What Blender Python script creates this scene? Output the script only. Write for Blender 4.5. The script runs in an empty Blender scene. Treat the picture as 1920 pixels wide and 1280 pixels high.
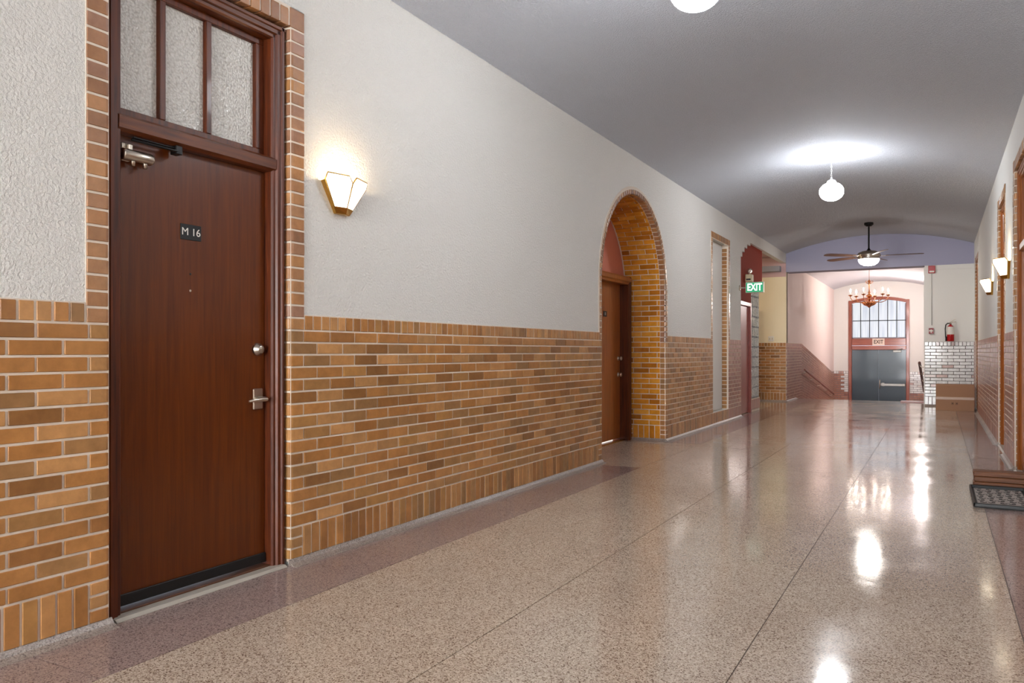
import bpy, bmesh, math, random
from mathutils import Matrix, Vector
random.seed(7)
PI = math.pi
S = bpy.context.scene
C = S.collection
# ------------------------------------------------------------------ camera, world, light, exposure
XL, XR, YB = -3.05, 0.65, 18.6          # corridor walls and the end beam
CEIL, RISE, CX = 3.372, 0.315, -1.2
cam = bpy.data.objects.new('camera', bpy.data.cameras.new('camera'))
C.objects.link(cam)
cam.data.lens = 1458.0 / 1920 * 36
cam.data.sensor_width = 36
cam.data.shift_y = 18.5 / 1920
cam.data.clip_start = 0.02
cam.location = (0, 0, 1.15)
cam.rotation_euler = (PI / 2, 0, math.atan(799 / 1458.0))
S.camera = cam
S.view_settings.view_transform = 'Standard'
S.view_settings.look = 'None'
S.view_settings.gamma = 1
S.view_settings.use_curve_mapping = False
S.view_settings.exposure = 1.7
W = bpy.data.worlds.new('world'); S.world = W; W.use_nodes = True
W.node_tree.nodes['Background'].inputs[0].default_value = (0.75, 0.85, 1, 1)
W.node_tree.nodes['Background'].inputs[1].default_value = 1.0
GLOBE_E, FAN_E, SCONCE_E, WIN_E, REAR_E = 29.0, 22.0, 1.0, .9, 15.0
SCONCE_W, CHAND_E, LOBBY_W, ALCOVE_E = 1.3, 50.0, 40.0, 18.0


def lamp(name, kind, loc, power, col=(1, 1, 1), rad=0.05, rot=None, size=None):
    l = bpy.data.lights.new(name, kind); l.energy = power; l.color = col
    if kind == 'AREA':
        l.shape = 'RECTANGLE'; l.size, l.size_y = size
    else:
        l.shadow_soft_size = rad
    o = bpy.data.objects.new(name, l); C.objects.link(o); o.location = loc
    if rot: o.rotation_euler = rot
    return o


# ------------------------------------------------------------------ materials
def mat(name, col=(.5, .5, .5), rough=.5, metal=0, emit=None, es=0, coat=0, trans=0, ior=1.45, spec=.5):
    m = bpy.data.materials.new(name); m.use_nodes = True
    b = m.node_tree.nodes['Principled BSDF']
    b.inputs['Base Color'].default_value = (*col, 1)
    b.inputs['Roughness'].default_value = rough
    b.inputs['Metallic'].default_value = metal
    b.inputs['Coat Weight'].default_value = coat
    b.inputs['Coat Roughness'].default_value = .08
    b.inputs['Transmission Weight'].default_value = trans
    b.inputs['IOR'].default_value = ior
    b.inputs['Specular IOR Level'].default_value = spec
    if emit:
        b.inputs['Emission Color'].default_value = (*emit, 1)
        b.inputs['Emission Strength'].default_value = es
    return m


def nd(m, t, **k):
    n = m.node_tree.nodes.new(t)
    for a, v in k.items():
        if a in n.inputs.keys(): n.inputs[a].default_value = v
        else: setattr(n, a, v)
    return n


def ln(m, a, b): m.node_tree.links.new(a, b)
def bsdf(m): return m.node_tree.nodes['Principled BSDF']


def ramp(m, fac, stops, interp='LINEAR'):
    r = nd(m, 'ShaderNodeValToRGB'); r.color_ramp.interpolation = interp
    e = r.color_ramp.elements
    while len(e) < len(stops): e.new(.5)
    for i, (p, c) in enumerate(stops): e[i].position = p; e[i].color = (*c, 1)
    ln(m, fac, r.inputs[0]); return r


def coords(m, kind='Object', scale=(1, 1, 1)):
    t = nd(m, 'ShaderNodeTexCoord'); mp = nd(m, 'ShaderNodeMapping')
    mp.inputs['Scale'].default_value = scale
    ln(m, t.outputs[kind], mp.inputs[0]); return mp.outputs[0]


def world_pos(m, scale=(1, 1, 1)):
    g = nd(m, 'ShaderNodeNewGeometry'); mp = nd(m, 'ShaderNodeMapping')
    mp.inputs['Scale'].default_value = scale
    ln(m, g.outputs['Position'], mp.inputs[0]); return mp.outputs[0]


def bump(m, height, strength=.3, dist=.01):
    b = nd(m, 'ShaderNodeBump'); b.inputs['Strength'].default_value = strength
    b.inputs['Distance'].default_value = dist
    ln(m, height, b.inputs['Height']); ln(m, b.outputs[0], bsdf(m).inputs['Normal']); return b


def srgb(r, g, b):
    f = lambda c: (c / 255 / 12.92) if c / 255 <= .04045 else ((c / 255 + .055) / 1.055) ** 2.4
    return (f(r), f(g), f(b))


def plaster(name, col, sc=70, st=.5, rough=.75, dist=.006, spec=.5):
    m = mat(name, col, rough, spec=spec)
    p = world_pos(m)
    n = nd(m, 'ShaderNodeTexNoise', Scale=sc, Detail=4.0, Roughness=.6); ln(m, p, n.inputs['Vector'])
    r = ramp(m, n.outputs['Fac'], [(.38, (0, 0, 0)), (.62, (1, 1, 1))])
    bump(m, r.outputs[0], st, dist)
    return m


def brick_mat(name, tones, rough=.28, coat=.35):
    m = mat(name, (.5, .3, .1), rough, coat=coat)
    oi = nd(m, 'ShaderNodeObjectInfo'); g = nd(m, 'ShaderNodeNewGeometry')
    a = nd(m, 'ShaderNodeMath', operation='MULTIPLY_ADD'); a.inputs[1].default_value = 7.31
    ln(m, oi.outputs['Random'], a.inputs[0]); ln(m, g.outputs['Random Per Island'], a.inputs[2])
    f = nd(m, 'ShaderNodeMath', operation='FRACT'); ln(m, a.outputs[0], f.inputs[0])
    r = ramp(m, f.outputs[0], tones)
    p = world_pos(m)
    n = nd(m, 'ShaderNodeTexNoise', Scale=14.0, Detail=5.0, Roughness=.65); ln(m, p, n.inputs['Vector'])
    rr = ramp(m, n.outputs['Fac'], [(.25, (.74, .72, .7)), (.7, (1.1, 1.1, 1.1))])
    mx = nd(m, 'ShaderNodeMix', data_type='RGBA', blend_type='MULTIPLY'); mx.inputs[0].default_value = 1
    ln(m, r.outputs[0], mx.inputs[6]); ln(m, rr.outputs[0], mx.inputs[7])
    ln(m, mx.outputs[2], bsdf(m).inputs['Base Color'])
    n2 = nd(m, 'ShaderNodeTexNoise', Scale=60.0, Detail=3.0); ln(m, p, n2.inputs['Vector'])
    bump(m, n2.outputs['Fac'], .18, .003)
    return m


def wood_mat(name, dark, light, rough=.3, coat=.3, axis='z'):
    m = mat(name, dark, rough, coat=coat)
    s = {'z': (22, 22, 1.1), 'y': (22, 1.1, 22), 'x': (1.1, 22, 22)}[axis]
    p = coords(m, 'Object', s)
    n = nd(m, 'ShaderNodeTexNoise', Scale=2.2, Detail=7.0, Roughness=.6, Distortion=.5); ln(m, p, n.inputs['Vector'])
    r = ramp(m, n.outputs['Fac'], [(.3, dark), (.72, light)])
    ln(m, r.outputs[0], bsdf(m).inputs['Base Color'])
    bump(m, n.outputs['Fac'], .12, .002)
    return m


def terrazzo(name, base, chip, dark, rg=(.07, .15)):
    m = mat(name, base, .16, coat=.0, spec=.6)
    p = world_pos(m)
    v = nd(m, 'ShaderNodeTexVoronoi', Scale=210.0); ln(m, p, v.inputs['Vector'])
    sp = nd(m, 'ShaderNodeSeparateColor'); ln(m, v.outputs['Color'], sp.inputs[0])
    r = ramp(m, sp.outputs[0], [(0, dark), (.12, dark), (.2, base), (.55, base), (.7, chip), (1, chip)])
    n = nd(m, 'ShaderNodeTexNoise', Scale=1.3, Detail=3.0); ln(m, p, n.inputs['Vector'])
    r2 = ramp(m, n.outputs['Fac'], [(.3, (.93, .9, .89)), (.7, (1.04, 1.04, 1.03))])
    mx = nd(m, 'ShaderNodeMix', data_type='RGBA', blend_type='MULTIPLY'); mx.inputs[0].default_value = 1
    ln(m, r.outputs[0], mx.inputs[6]); ln(m, r2.outputs[0], mx.inputs[7])
    ln(m, mx.outputs[2], bsdf(m).inputs['Base Color'])
    n3 = nd(m, 'ShaderNodeTexNoise', Scale=9.0, Detail=2.0); ln(m, p, n3.inputs['Vector'])
    n4 = nd(m, 'ShaderNodeTexNoise', Scale=2.0, Detail=2.0); ln(m, p, n4.inputs['Vector'])
    rr = ramp(m, n4.outputs['Fac'], [(.3, (rg[0],) * 3), (.7, (rg[1],) * 3)])
    ln(m, rr.outputs[0], bsdf(m).inputs['Roughness'])
    bump(m, n3.outputs['Fac'], .12, .004)
    return m


M = {}
M['wall'] = plaster('white_stucco', srgb(232, 229, 223), 75, .8, .7, .007)
M['wall_smooth'] = plaster('white_plaster', srgb(234, 233, 228), 90, .1)
M['ceil'] = plaster('ceiling_stipple', srgb(218, 221, 229), 75, 1.0, .8, .012)
M['lavender'] = plaster('lavender_plaster', srgb(168, 168, 192), 60, .1)
M['lobbyceil'] = plaster('lobby_ceiling', srgb(222, 222, 228), 60, .1)
M['pink'] = plaster('pink_lit_plaster', srgb(234, 216, 210), 60, .15)  # pink light on the lobby wall put into its colour
M['salmon'] = plaster('salmon_paint', srgb(214, 130, 106), 60, .08, .45)
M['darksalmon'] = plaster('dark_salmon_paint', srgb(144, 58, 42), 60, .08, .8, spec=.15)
M['cream'] = plaster('cream_plaster', srgb(242, 230, 198), 60, .1)
M['pinksoffit'] = plaster('pink_soffit', srgb(205, 172, 172), 60, .1)
M['greysoffit'] = plaster('grey_soffit', srgb(150, 150, 158), 60, .1)
M['mortar'] = mat('mortar', srgb(222, 208, 192), .85)
M['mortar_dark'] = mat('dark_mortar', srgb(120, 116, 112), .85)
T_MAIN = [(0, srgb(140, 98, 56)), (.14, srgb(164, 112, 62)), (.34, srgb(190, 134, 78)), (.5, srgb(172, 118, 64)), (.68, srgb(200, 148, 94)), (.84, srgb(150, 112, 72)), (1, srgb(190, 138, 78))]
T_PINK = [(0, srgb(150, 98, 84)), (.4, srgb(176, 124, 104)), (.7, srgb(164, 112, 92)), (1, srgb(186, 136, 114))]
T_WARMLIT = [(0, srgb(164, 98, 24)), (.2, srgb(202, 128, 34)), (.5, srgb(222, 150, 46)), (.75, srgb(206, 136, 40)), (1, srgb(232, 166, 64))]  # warm light reflected inside the arch, put into the brick colour
T_GLARE = [(0, srgb(236, 236, 234)), (.55, srgb(212, 212, 210)), (.88, srgb(238, 238, 236)), (.94, srgb(190, 150, 138)), (1, srgb(196, 160, 146))]  # white glare on the glaze put into the brick colour
M['brick'] = brick_mat('tan_glazed_brick', T_MAIN)
M['brick_pink'] = brick_mat('pinkish_glazed_brick', T_PINK, .3, .25)
M['brick_warmlit'] = brick_mat('warmlit_glazed_brick', T_WARMLIT, .22, .6)
M['brick_glare'] = brick_mat('glare_white_brick', T_GLARE, .3, .4)
M['brick_brown'] = brick_mat('brown_ringed_brick', [(0, srgb(146, 102, 72)), (.35, srgb(172, 122, 80)), (.6, srgb(158, 116, 92)), (.8, srgb(184, 132, 82)), (1, srgb(164, 112, 74))], .2, .6)
M['terr'] = terrazzo('beige_terrazzo', srgb(182, 164, 146), srgb(214, 198, 180), srgb(116, 92, 76))
M['terr_dark'] = terrazzo('purplish_border_terrazzo', srgb(154, 134, 128), srgb(174, 154, 146), srgb(110, 92, 88))
M['joint'] = mat('terrazzo_joint', srgb(104, 86, 76), .5)
M['cove'] = terrazzo('grey_cove_terrazzo', srgb(146, 134, 126), srgb(170, 158, 148), srgb(110, 98, 92), rg=(.3, .42))
M['door'] = wood_mat('brown_veneer_door', srgb(80, 33, 4), srgb(106, 49, 6), .3, .15)
M['frame'] = wood_mat('dark_stained_oak', srgb(56, 19, 3), srgb(110, 48, 10), .45, .05)
M['frame_h'] = wood_mat('dark_stained_oak_rail', srgb(62, 24, 6), srgb(120, 60, 20), .4, .1, 'x')
M['oak'] = wood_mat('honey_oak', srgb(128, 66, 20), srgb(176, 100, 38), .3, .4)
M['mahog'] = wood_mat('red_mahogany', srgb(122, 58, 42), srgb(166, 88, 64), .35, .3)
M['mahog_h'] = wood_mat('red_mahogany_rail', srgb(122, 58, 42), srgb(166, 88, 64), .35, .3, 'x')
M['reddoor'] = mat('red_painted_door', srgb(142, 60, 48), .35, coat=.2)
M['teal'] = mat('slate_blue_door', srgb(32, 50, 62), .3, coat=.3)
M['nickel'] = mat('satin_nickel', srgb(196, 186, 172), .28, 1)
M['steel'] = mat('dull_steel', srgb(150, 146, 140), .35, .9)
M['brass'] = mat('polished_brass', srgb(206, 160, 76), .22, 1)
M['antique'] = mat('copper_brass', srgb(190, 124, 80), .25, 1)
M['black'] = mat('black_plastic', srgb(22, 22, 22), .45)
M['blackmetal'] = mat('black_metal', srgb(26, 24, 24), .35, .5)
M['white'] = mat('white_paint', srgb(236, 236, 232), .4)
M['chain'] = mat('white_chain', srgb(214, 214, 214), .35, .4)
M['beige'] = mat('beige_plastic', srgb(206, 192, 156), .5)
M['red'] = mat('red_enamel', srgb(178, 22, 28), .3, coat=.4)
M['darkred'] = mat('dark_red_plastic', srgb(140, 28, 30), .35)
M['label'] = mat('white_label', srgb(232, 228, 220), .5)
M['cardboard'] = mat('cardboard', srgb(176, 134, 104), .8)
M['tape'] = mat('clear_brown_tape', srgb(200, 170, 146), .3)
M['ink'] = mat('dark_print', srgb(60, 44, 36), .7)
M['marble'] = mat('grey_threshold', srgb(176, 168, 156), .4)
M['rubber'] = mat('grey_rubber', srgb(172, 164, 156), .6)
M['board_dark'] = mat('worn_dark_threshold', srgb(84, 46, 20), .6)
M['boards'] = wood_mat('weathered_brown_board', srgb(78, 44, 24), srgb(150, 96, 60), .5, 0, 'x')
M['globe'] = mat('lit_opal_glass', (1, 1, 1), .3, emit=(.93, .96, 1), es=GLOBE_E)
M['fanbowl'] = mat('lit_frosted_bowl', (1, 1, 1), .3, emit=(1, .95, .9), es=FAN_E)
M['shade'] = mat('lit_white_shade', (1, 1, 1), .3, emit=(1, .86, .62), es=SCONCE_E)
M['candle'] = mat('lit_candle_bulb', (1, 1, 1), .3, emit=(1, .86, .74), es=CHAND_E)
M['rearfill'] = mat('rear_fill_glow', (1, 1, 1), .3, emit=(.94, .97, 1), es=REAR_E)  # glow of the added fill panel behind the camera
M['alcovelamp'] = mat('lit_warm_glass', (1, 1, 1), .3, emit=(1, .84, .58), es=ALCOVE_E)
M['fanblade'] = wood_mat('brown_fan_blade', srgb(92, 66, 54), srgb(132, 98, 80), .35, .2, 'x')
# obscured pebbled glass
m = mat('pebbled_glass', srgb(216, 212, 204), .15, spec=.7)
v = nd(m, 'ShaderNodeTexVoronoi', Scale=105.0, feature='SMOOTH_F1'); ln(m, world_pos(m), v.inputs['Vector'])
bump(m, v.outputs['Distance'], .8, .008); M['pebble'] = m
r = ramp(m, v.outputs['Distance'], [(.1, srgb(228, 226, 220)), (.8, srgb(184, 180, 172))]); ln(m, r.outputs[0], bsdf(m).inputs['Base Color'])
# daylight panes, streaky obscured glass
m = mat('daylit_pane', (.1, .11, .12), .3)
n = nd(m, 'ShaderNodeTexNoise', Scale=1.0, Detail=4.0); ln(m, world_pos(m, (14, 1, .5)), n.inputs['Vector'])
r = ramp(m, n.outputs['Fac'], [(.3, srgb(176, 188, 208)), (.65, srgb(250, 252, 255))])
ln(m, r.outputs[0], bsdf(m).inputs['Emission Color']); bsdf(m).inputs['Emission Strength'].default_value = WIN_E * .3
M['daypane'] = m
# glass block
m = mat('glass_block', srgb(238, 246, 244), .08, trans=.2, ior=1.3, spec=1.0)
n = nd(m, 'ShaderNodeTexNoise', Scale=34.0, Detail=2.0, Distortion=2.5); ln(m, world_pos(m), n.inputs['Vector'])
bump(m, n.outputs['Fac'], .9, .03); M['glassblock'] = m
r = ramp(m, n.outputs['Fac'], [(.36, srgb(128, 150, 148)), (.5, srgb(220, 230, 228)), (.64, srgb(250, 252, 252))]); ln(m, r.outputs[0], bsdf(m).inputs['Base Color'])  # glints and shade of the glass relief put into the base colour
# exit sign green face
M['exitgreen'] = mat('green_exit_face', srgb(30, 140, 96), .3, emit=srgb(24, 150, 100), es=.22)
M['exitwhite'] = mat('lit_exit_letters', (1, 1, 1), .3, emit=(.95, 1, .9), es=.42)
M['signface'] = mat('beige_sign', srgb(226, 206, 190), .5)


# ------------------------------------------------------------------ mesh helpers
class B:
    def __init__(s): s.v = []; s.f = []; s.sm = []

    def add(s, vs, fs, smooth=False):
        o = len(s.v); s.v += [tuple(x) for x in vs]
        s.f += [tuple(i + o for i in f) for f in fs]; s.sm += [smooth] * len(fs); return s

    def box(s, x0, x1, y0, y1, z0, z1):
        if x0 > x1: x0, x1 = x1, x0
        if y0 > y1: y0, y1 = y1, y0
        if z0 > z1: z0, z1 = z1, z0
        return s.add([(x0, y0, z0), (x1, y0, z0), (x1, y1, z0), (x0, y1, z0), (x0, y0, z1), (x1, y0, z1), (x1, y1, z1), (x0, y1, z1)],
                     [(0, 3, 2, 1), (4, 5, 6, 7), (0, 1, 5, 4), (1, 2, 6, 5), (2, 3, 7, 6), (3, 0, 4, 7)])

    def bbox(s, x0, x1, y0, y1, z0, z1, b=.003):
        """box with chamfered edges"""
        if x0 > x1: x0, x1 = x1, x0
        if y0 > y1: y0, y1 = y1, y0
        if z0 > z1: z0, z1 = z1, z0
        b = min(b, (x1 - x0) * .45, (y1 - y0) * .45, (z1 - z0) * .45)
        bm = bmesh.new(); bmesh.ops.create_cube(bm, size=1)
        for q in bm.verts:
            q.co = Vector(((x0 + x1) / 2 + q.co.x * (x1 - x0), (y0 + y1) / 2 + q.co.y * (y1 - y0), (z0 + z1) / 2 + q.co.z * (z1 - z0)))
        bmesh.ops.bevel(bm, geom=bm.edges[:], offset=b, segments=1, affect='EDGES')
        bm.verts.index_update()
        s.add([q.co for q in bm.verts], [[q.index for q in f.verts] for f in bm.faces]); bm.free(); return s

    def prism(s, pts, a0, a1, axis='y'):
        """polygon pts (2D) extruded along axis. axis y: (x,z); x: (y,z); z: (x,y)"""
        n = len(pts)
        mk = {'y': lambda p, a: (p[0], a, p[1]), 'x': lambda p, a: (a, p[0], p[1]), 'z': lambda p, a: (p[0], p[1], a)}[axis]
        vs = [mk(p, a0) for p in pts] + [mk(p, a1) for p in pts]
        return s.add(vs, [tuple(range(n - 1, -1, -1)), tuple(range(n, 2 * n))] + [(i, (i + 1) % n, n + (i + 1) % n, n + i) for i in range(n)])

    def lathe(s, prof, seg=24, c=(0, 0, 0), axis='z', smooth=True):
        n = len(prof); vs = []
        for k in range(seg):
            a = 2 * PI * k / seg
            for r, h in prof:
                p = (r * math.cos(a), r * math.sin(a), h)
                if axis == 'y': p = (p[0], p[2], p[1])
                if axis == 'x': p = (p[2], p[0], p[1])
                vs.append((p[0] + c[0], p[1] + c[1], p[2] + c[2]))
        fs = [(k * n + i, ((k + 1) % seg) * n + i, ((k + 1) % seg) * n + i + 1, k * n + i + 1) for k in range(seg) for i in range(n - 1)]
        s.add(vs, fs, smooth)
        return s

    def tube(s, pts, r, seg=8, smooth=True):
        pts = [Vector(p) for p in pts]; n = len(pts); vs = []
        rr = r if isinstance(r, (list, tuple)) else [r] * n
        up = Vector((0, 0, 1)); prev = None
        for i, p in enumerate(pts):
            d = (pts[min(i + 1, n - 1)] - pts[max(i - 1, 0)]).normalized()
            if prev is None:
                a = d.cross(up)
                if a.length < .1: a = d.cross(Vector((1, 0, 0)))
            else: a = prev - d * prev.dot(d)
            a.normalize(); prev = a; b = d.cross(a)
            for k in range(seg):
                t = 2 * PI * k / seg
                vs.append(p + (a * math.cos(t) + b * math.sin(t)) * rr[i])
        fs = [(i * seg + k, i * seg + (k + 1) % seg, (i + 1) * seg + (k + 1) % seg, (i + 1) * seg + k) for i in range(n - 1) for k in range(seg)]
        s.add(vs, fs, smooth)
        return s.add([vs[k] for k in range(seg)] + [vs[(n - 1) * seg + k] for k in range(seg)], [tuple(range(seg)), tuple(range(2 * seg - 1, seg - 1, -1))])

    def mesh(s, name):
        me = bpy.data.meshes.new(name); me.from_pydata(s.v, [], s.f)
        me.polygons.foreach_set('use_smooth', s.sm); me.update()
        bm = bmesh.new(); bm.from_mesh(me); bmesh.ops.recalc_face_normals(bm, faces=bm.faces[:]); bm.to_mesh(me); bm.free()
        return me

    def obj(s, name, m, parent=None, **k):
        me = s.mesh(name); me.materials.append(M[m] if isinstance(m, str) else m)
        return put(name, me, parent, **k)


def put(name, me, parent=None, loc=None, rot=None, mtx=None, label=None, cat=None, group=None, kind=None):
    o = bpy.data.objects.new(name, me); C.objects.link(o)
    if parent is not None: o.parent = parent
    if mtx is not None: o.matrix_basis = mtx
    if loc is not None: o.location = loc
    if rot is not None: o.rotation_euler = rot
    for a, v in (('label', label), ('category', cat), ('group', group), ('kind', kind)):
        if v: o[a] = v
    return o


def thing(name, label, cat, loc=(0, 0, 0), rot=(0, 0, 0), **k):
    return put(name, None, None, loc=loc, rot=rot, label=label, cat=cat, **k)


def text(name, body, size, m, parent, loc, rot=(PI / 2, 0, 0), ext=.0008, sx=1.0, bold=0):
    cu = bpy.data.curves.new(name, 'FONT'); cu.body = body; cu.size = size; cu.extrude = ext
    cu.align_x = 'CENTER'; cu.align_y = 'CENTER'; cu.offset = bold
    t = bpy.data.objects.new('tmp', cu); C.objects.link(t)
    dg = bpy.context.evaluated_depsgraph_get()
    me = bpy.data.meshes.new_from_object(t.evaluated_get(dg)); bpy.data.objects.remove(t)
    me.materials.clear(); me.materials.append(M[m])
    for q in me.vertices: q.co.x *= sx
    return put(name, me, parent, loc=loc, rot=rot)


def copy_tree(o, parent=None):
    c = o.copy(); C.objects.link(c)
    if parent is not None: c.parent = parent
    for ch in list(o.children): copy_tree(ch, c)
    return c


# ------------------------------------------------------------------ bricks
PZ, PL, G = .0664, .213, .0105       # course pitch, length pitch, joint
_bc = {}


def brick_mesh(L, H, dep, rl, rr, m):
    """brick with its face at y=0 looking to -y, depth into +y; rounded left/right vertical edges"""
    key = (round(L, 3), round(H, 3), dep, rl, rr, m)
    if key in _bc: return _bc[key]
    h = L / 2
    def arc(cx, cy, r, a0, a1, n=3): return [(cx + r * math.cos(math.radians(a0 + (a1 - a0) * i / n)), cy + r * math.sin(math.radians(a0 + (a1 - a0) * i / n))) for i in range(n + 1)]
    e = .002
    left = arc(-h + rl, rl, rl, 180, 270) if rl else [(-h, e), (-h + e, 0)]
    right = arc(h - rr, rr, rr, 270, 360) if rr else [(h - e, 0), (h, e)]
    out = [(-h, dep)] + left + right + [(h, dep)]
    ins = [(x * (1 - e / h), y + (e if y < dep - 1e-4 else 0)) for x, y in out]
    n = len(out); z = H / 2; vs = []
    for zz, pl in ((-z, ins), (-z + e, out), (z - e, out), (z, ins)):
        vs += [(x, y, zz) for x, y in pl]
    fs = [(k * n + i, k * n + i + 1, (k + 1) * n + i + 1, (k + 1) * n + i) for k in range(3) for i in range(n - 1)]
    fs += [tuple(range(n)), tuple(range(4 * n - 1, 3 * n - 1, -1))]
    b = B(); b.add(vs, fs); me = b.mesh('brick'); me.materials.append(M[m])
    _bc[key] = me; return me


class Courses:
    """collects bricks; frame matrix F maps (s, outward -y, z) to the world"""
    def __init__(s, F, m): s.F = F; s.m = m; s.items = []

    def add(s, x, z, L, H, rot=0, dep=.02, rl=0, rr=0, F=None, m=None):
        jx = random.uniform(-.0012, .0012); jy = random.uniform(-.0016, .0012)
        T = (F or s.F) @ Matrix.Translation((x + jx, jy, z)) @ Matrix.Rotation(rot + random.uniform(-.003, .003), 4, 'Y')
        s.items.append((T, L - G, H - G, dep, rl, rr, m or s.m))

    def run(s, s0, s1, z0, n, start=0, endl=False, endr=False, dep_end=.075, first=PL):
        """n stretcher courses from s0 to s1; rounded jamb bricks at an opening (endl/endr)"""
        for i in range(n):
            z = z0 + (i + .5) * PZ
            x = s0; k = 0
            while x < s1 - .012:
                L = PL
                if k == 0 and (i + start) % 2: L = PL / 2
                if x + L > s1 - .035: L = s1 - x
                a, b = (k == 0 and endl), (x + L >= s1 - .001 and endr)
                s.add(x + L / 2, z, L, PZ, dep=dep_end if (a or b) else .02, rl=.02 if a else 0, rr=.02 if b else 0)
                x += L; k += 1

    def soldiers(s, s0, s1, z0, z1, pitch=.0675):
        n = max(1, round((s1 - s0) / pitch)); p = (s1 - s0) / n
        for i in range(n): s.add(s0 + (i + .5) * p, (z0 + z1) / 2, z1 - z0, p, rot=PI / 2)

    def stack(s, s0, s1, z0, z1, pitch=PZ, rl=0, rr=0, dep=.075):
        n = max(1, round((z1 - z0) / pitch)); p = (z1 - z0) / n
        for i in range(n): s.add((s0 + s1) / 2, z0 + (i + .5) * p, s1 - s0, p, dep=dep, rl=rl, rr=rr)

    def emit(s, parent, single=True, limit=300, name='brick'):
        it = s.items
        def d(t): return (t[0].translation - Vector((0, 0, 1.15))).length
        it = sorted(it, key=d)
        one, rest = (it[:limit], it[limit:]) if single else ([], it)
        for T, L, H, dep, rl, rr, m in one: put(name, brick_mesh(L, H, dep, rl, rr, m), parent, mtx=T)
        if rest:
            by = {}
            for t in rest: by.setdefault(t[6], []).append(t)
            for mm, ts in by.items():
                b = B()
                for T, L, H, dep, rl, rr, m in ts:
                    me = brick_mesh(L, H, dep, rl, rr, m)
                    b.add([T @ q.co for q in me.vertices], [tuple(p.vertices) for p in me.polygons])
                b.obj('brickwork', mm, parent, kind='stuff')


def FR(x, y, facing, z=0):
    """facing '+x','-x','-y','+y' : rotation so that local -y looks that way; origin there"""
    a = {'+x': PI / 2, '-x': -PI / 2, '-y': 0, '+y': PI}[facing]
    return Matrix.Translation((x, y, z)) @ Matrix.Rotation(a, 4, 'Z')


ZB0, ZB1, ZS = .03, .202, 1.264       # bottom soldiers, first stretcher, top soldiers
ZT = 1.35
_tn = [0]


def trim(label, boxes, m='mortar'):
    """mortar backing named trim_n; bricks become its children"""
    _tn[0] += 1
    b = B()
    for q in boxes: b.box(*q)
    return b.obj('trim_%d' % _tn[0], m, kind='structure', label=label)


BF = .008    # bricks stand this far out of the wall plane
MF = .003    # mortar face


def wainscot(facing, plane, a, b, label, m='brick', mm='mortar', endl=False, endr=False, single=True, start=0, surround_l=0, surround_r=0, limit=300):
    """brick dado between a and b (along the local s axis, a = world coordinate of local s=0 end)"""
    L = abs(b - a)
    il, ir = (.024 if endl else .001), (.024 if endr else .001)
    if facing == '+x': F = FR(plane + BF, a, '+x'); box = (plane - .01, plane + MF, a + il, b - ir, ZB0 - .03, ZT)
    if facing == '-x': F = FR(plane - BF, a, '-x'); box = (plane - MF, plane + .01, b + ir, a - il, ZB0 - .03, ZT)
    if facing == '-y': F = FR(a, plane - BF, '-y'); box = (a + .001, b - .001, plane - MF, plane + .01, ZB0 - .03, ZT)
    t = trim(label, [box], mm)
    c = Courses(F, m)
    c.run(0, L, ZB1, 16, start, endl, endr)
    jl, jr = (.1 if endl else 0), (.1 if endr else 0)
    if endl: c.stack(0, .1, ZB0, ZB1, .0573, rl=.02)
    if endr: c.stack(L - .1, L, ZB0, ZB1, .0573, rr=.02)
    c.soldiers(jl, L - jr, ZB0, ZB1)
    c.soldiers(surround_l, L - surround_r, ZS, ZT)
    c.emit(t, single, limit)
    return t


# ------------------------------------------------------------------ the room shell
ZTOP = 3.9
D1A, D1B = 2.057, 3.076               # door M 16 opening in the brickwork
AC, AR, AZ = 8.565, 1.065, 1.87       # arch centre, radius, springing
NA, NB, NZ0, NZ1 = 12.0, 13.02, .2, 2.9
OA = 13.96
b = B()
TH = -3.64
b.box(TH, XL, -8, D1A - .02, -.1, 3.5)
b.box(TH, XL, D1A - .02, D1B + .02, 2.905, 3.5)
b.box(TH, XL, D1B + .02, AC - AR - .025, -.1, 3.5)
N = 40
ra = AR + .025
for i in range(N):
    t0, t1 = PI * i / N, PI * (i + 1) / N
    y0, z0, y1, z1 = AC + ra * math.cos(t0), AZ + ra * math.sin(t0), AC + ra * math.cos(t1), AZ + ra * math.sin(t1)
    b.prism([(y0, z0), (y0, 3.5), (y1, 3.5), (y1, z1)], TH, XL, 'x')
b.box(TH, XL, AC + ra, NA - .0, -.1, 3.5)
b.box(TH, XL, NA, NB, -.1, NZ0 - .01); b.box(TH, XL, NA, NB, NZ1 + .01, 3.5); b.box(TH, XL - .12, NA, NB, NZ0 - .01, NZ1 + .01)
b.box(TH, XL, NB, OA, -.1, 3.5)
b.box(-3.15, XL, OA, YB, 3.16, 3.5)
# stepped bracket of the opening's head
for y0, y1, z in ((OA, OA + .12, 2.83), (OA + .12, OA + .3, 2.93), (OA + .3, OA + .52, 3.02), (OA + .52, OA + .8, 3.1)):
    b.box(-3.15, XL, y0, y1, z, 3.16)
wl = b.obj('wall_left', 'wall', kind='structure', label='white stucco left wall with a brick dado')
b = B(); b.box(XL - .1, XL, YB + .1, 27.95, -1.3, 3.6)
b.obj('wall_lobby_left', 'pink', kind='structure', label='left wall of the sunken lobby, pink light put into its colour')
# right wall with three door openings
RD = [(7.945, 8.925), (10.185, 11.245), (16.9, 17.85)]
RD = [(7.915, 8.934), (10.215, 11.234), (16.85, 17.869)]
b = B(); y = -8
for a, c in RD:
    b.box(XR, XR + .6, y, a - .02, -.1, 3.5); b.box(XR, XR + .6, a - .02, c + .02, 2.905, 3.5); y = c + .02
b.box(XR, XR + .6, y, 18.7, -.1, 3.5)
b.obj('wall_right', 'wall_smooth', kind='structure', label='white right wall')
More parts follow.
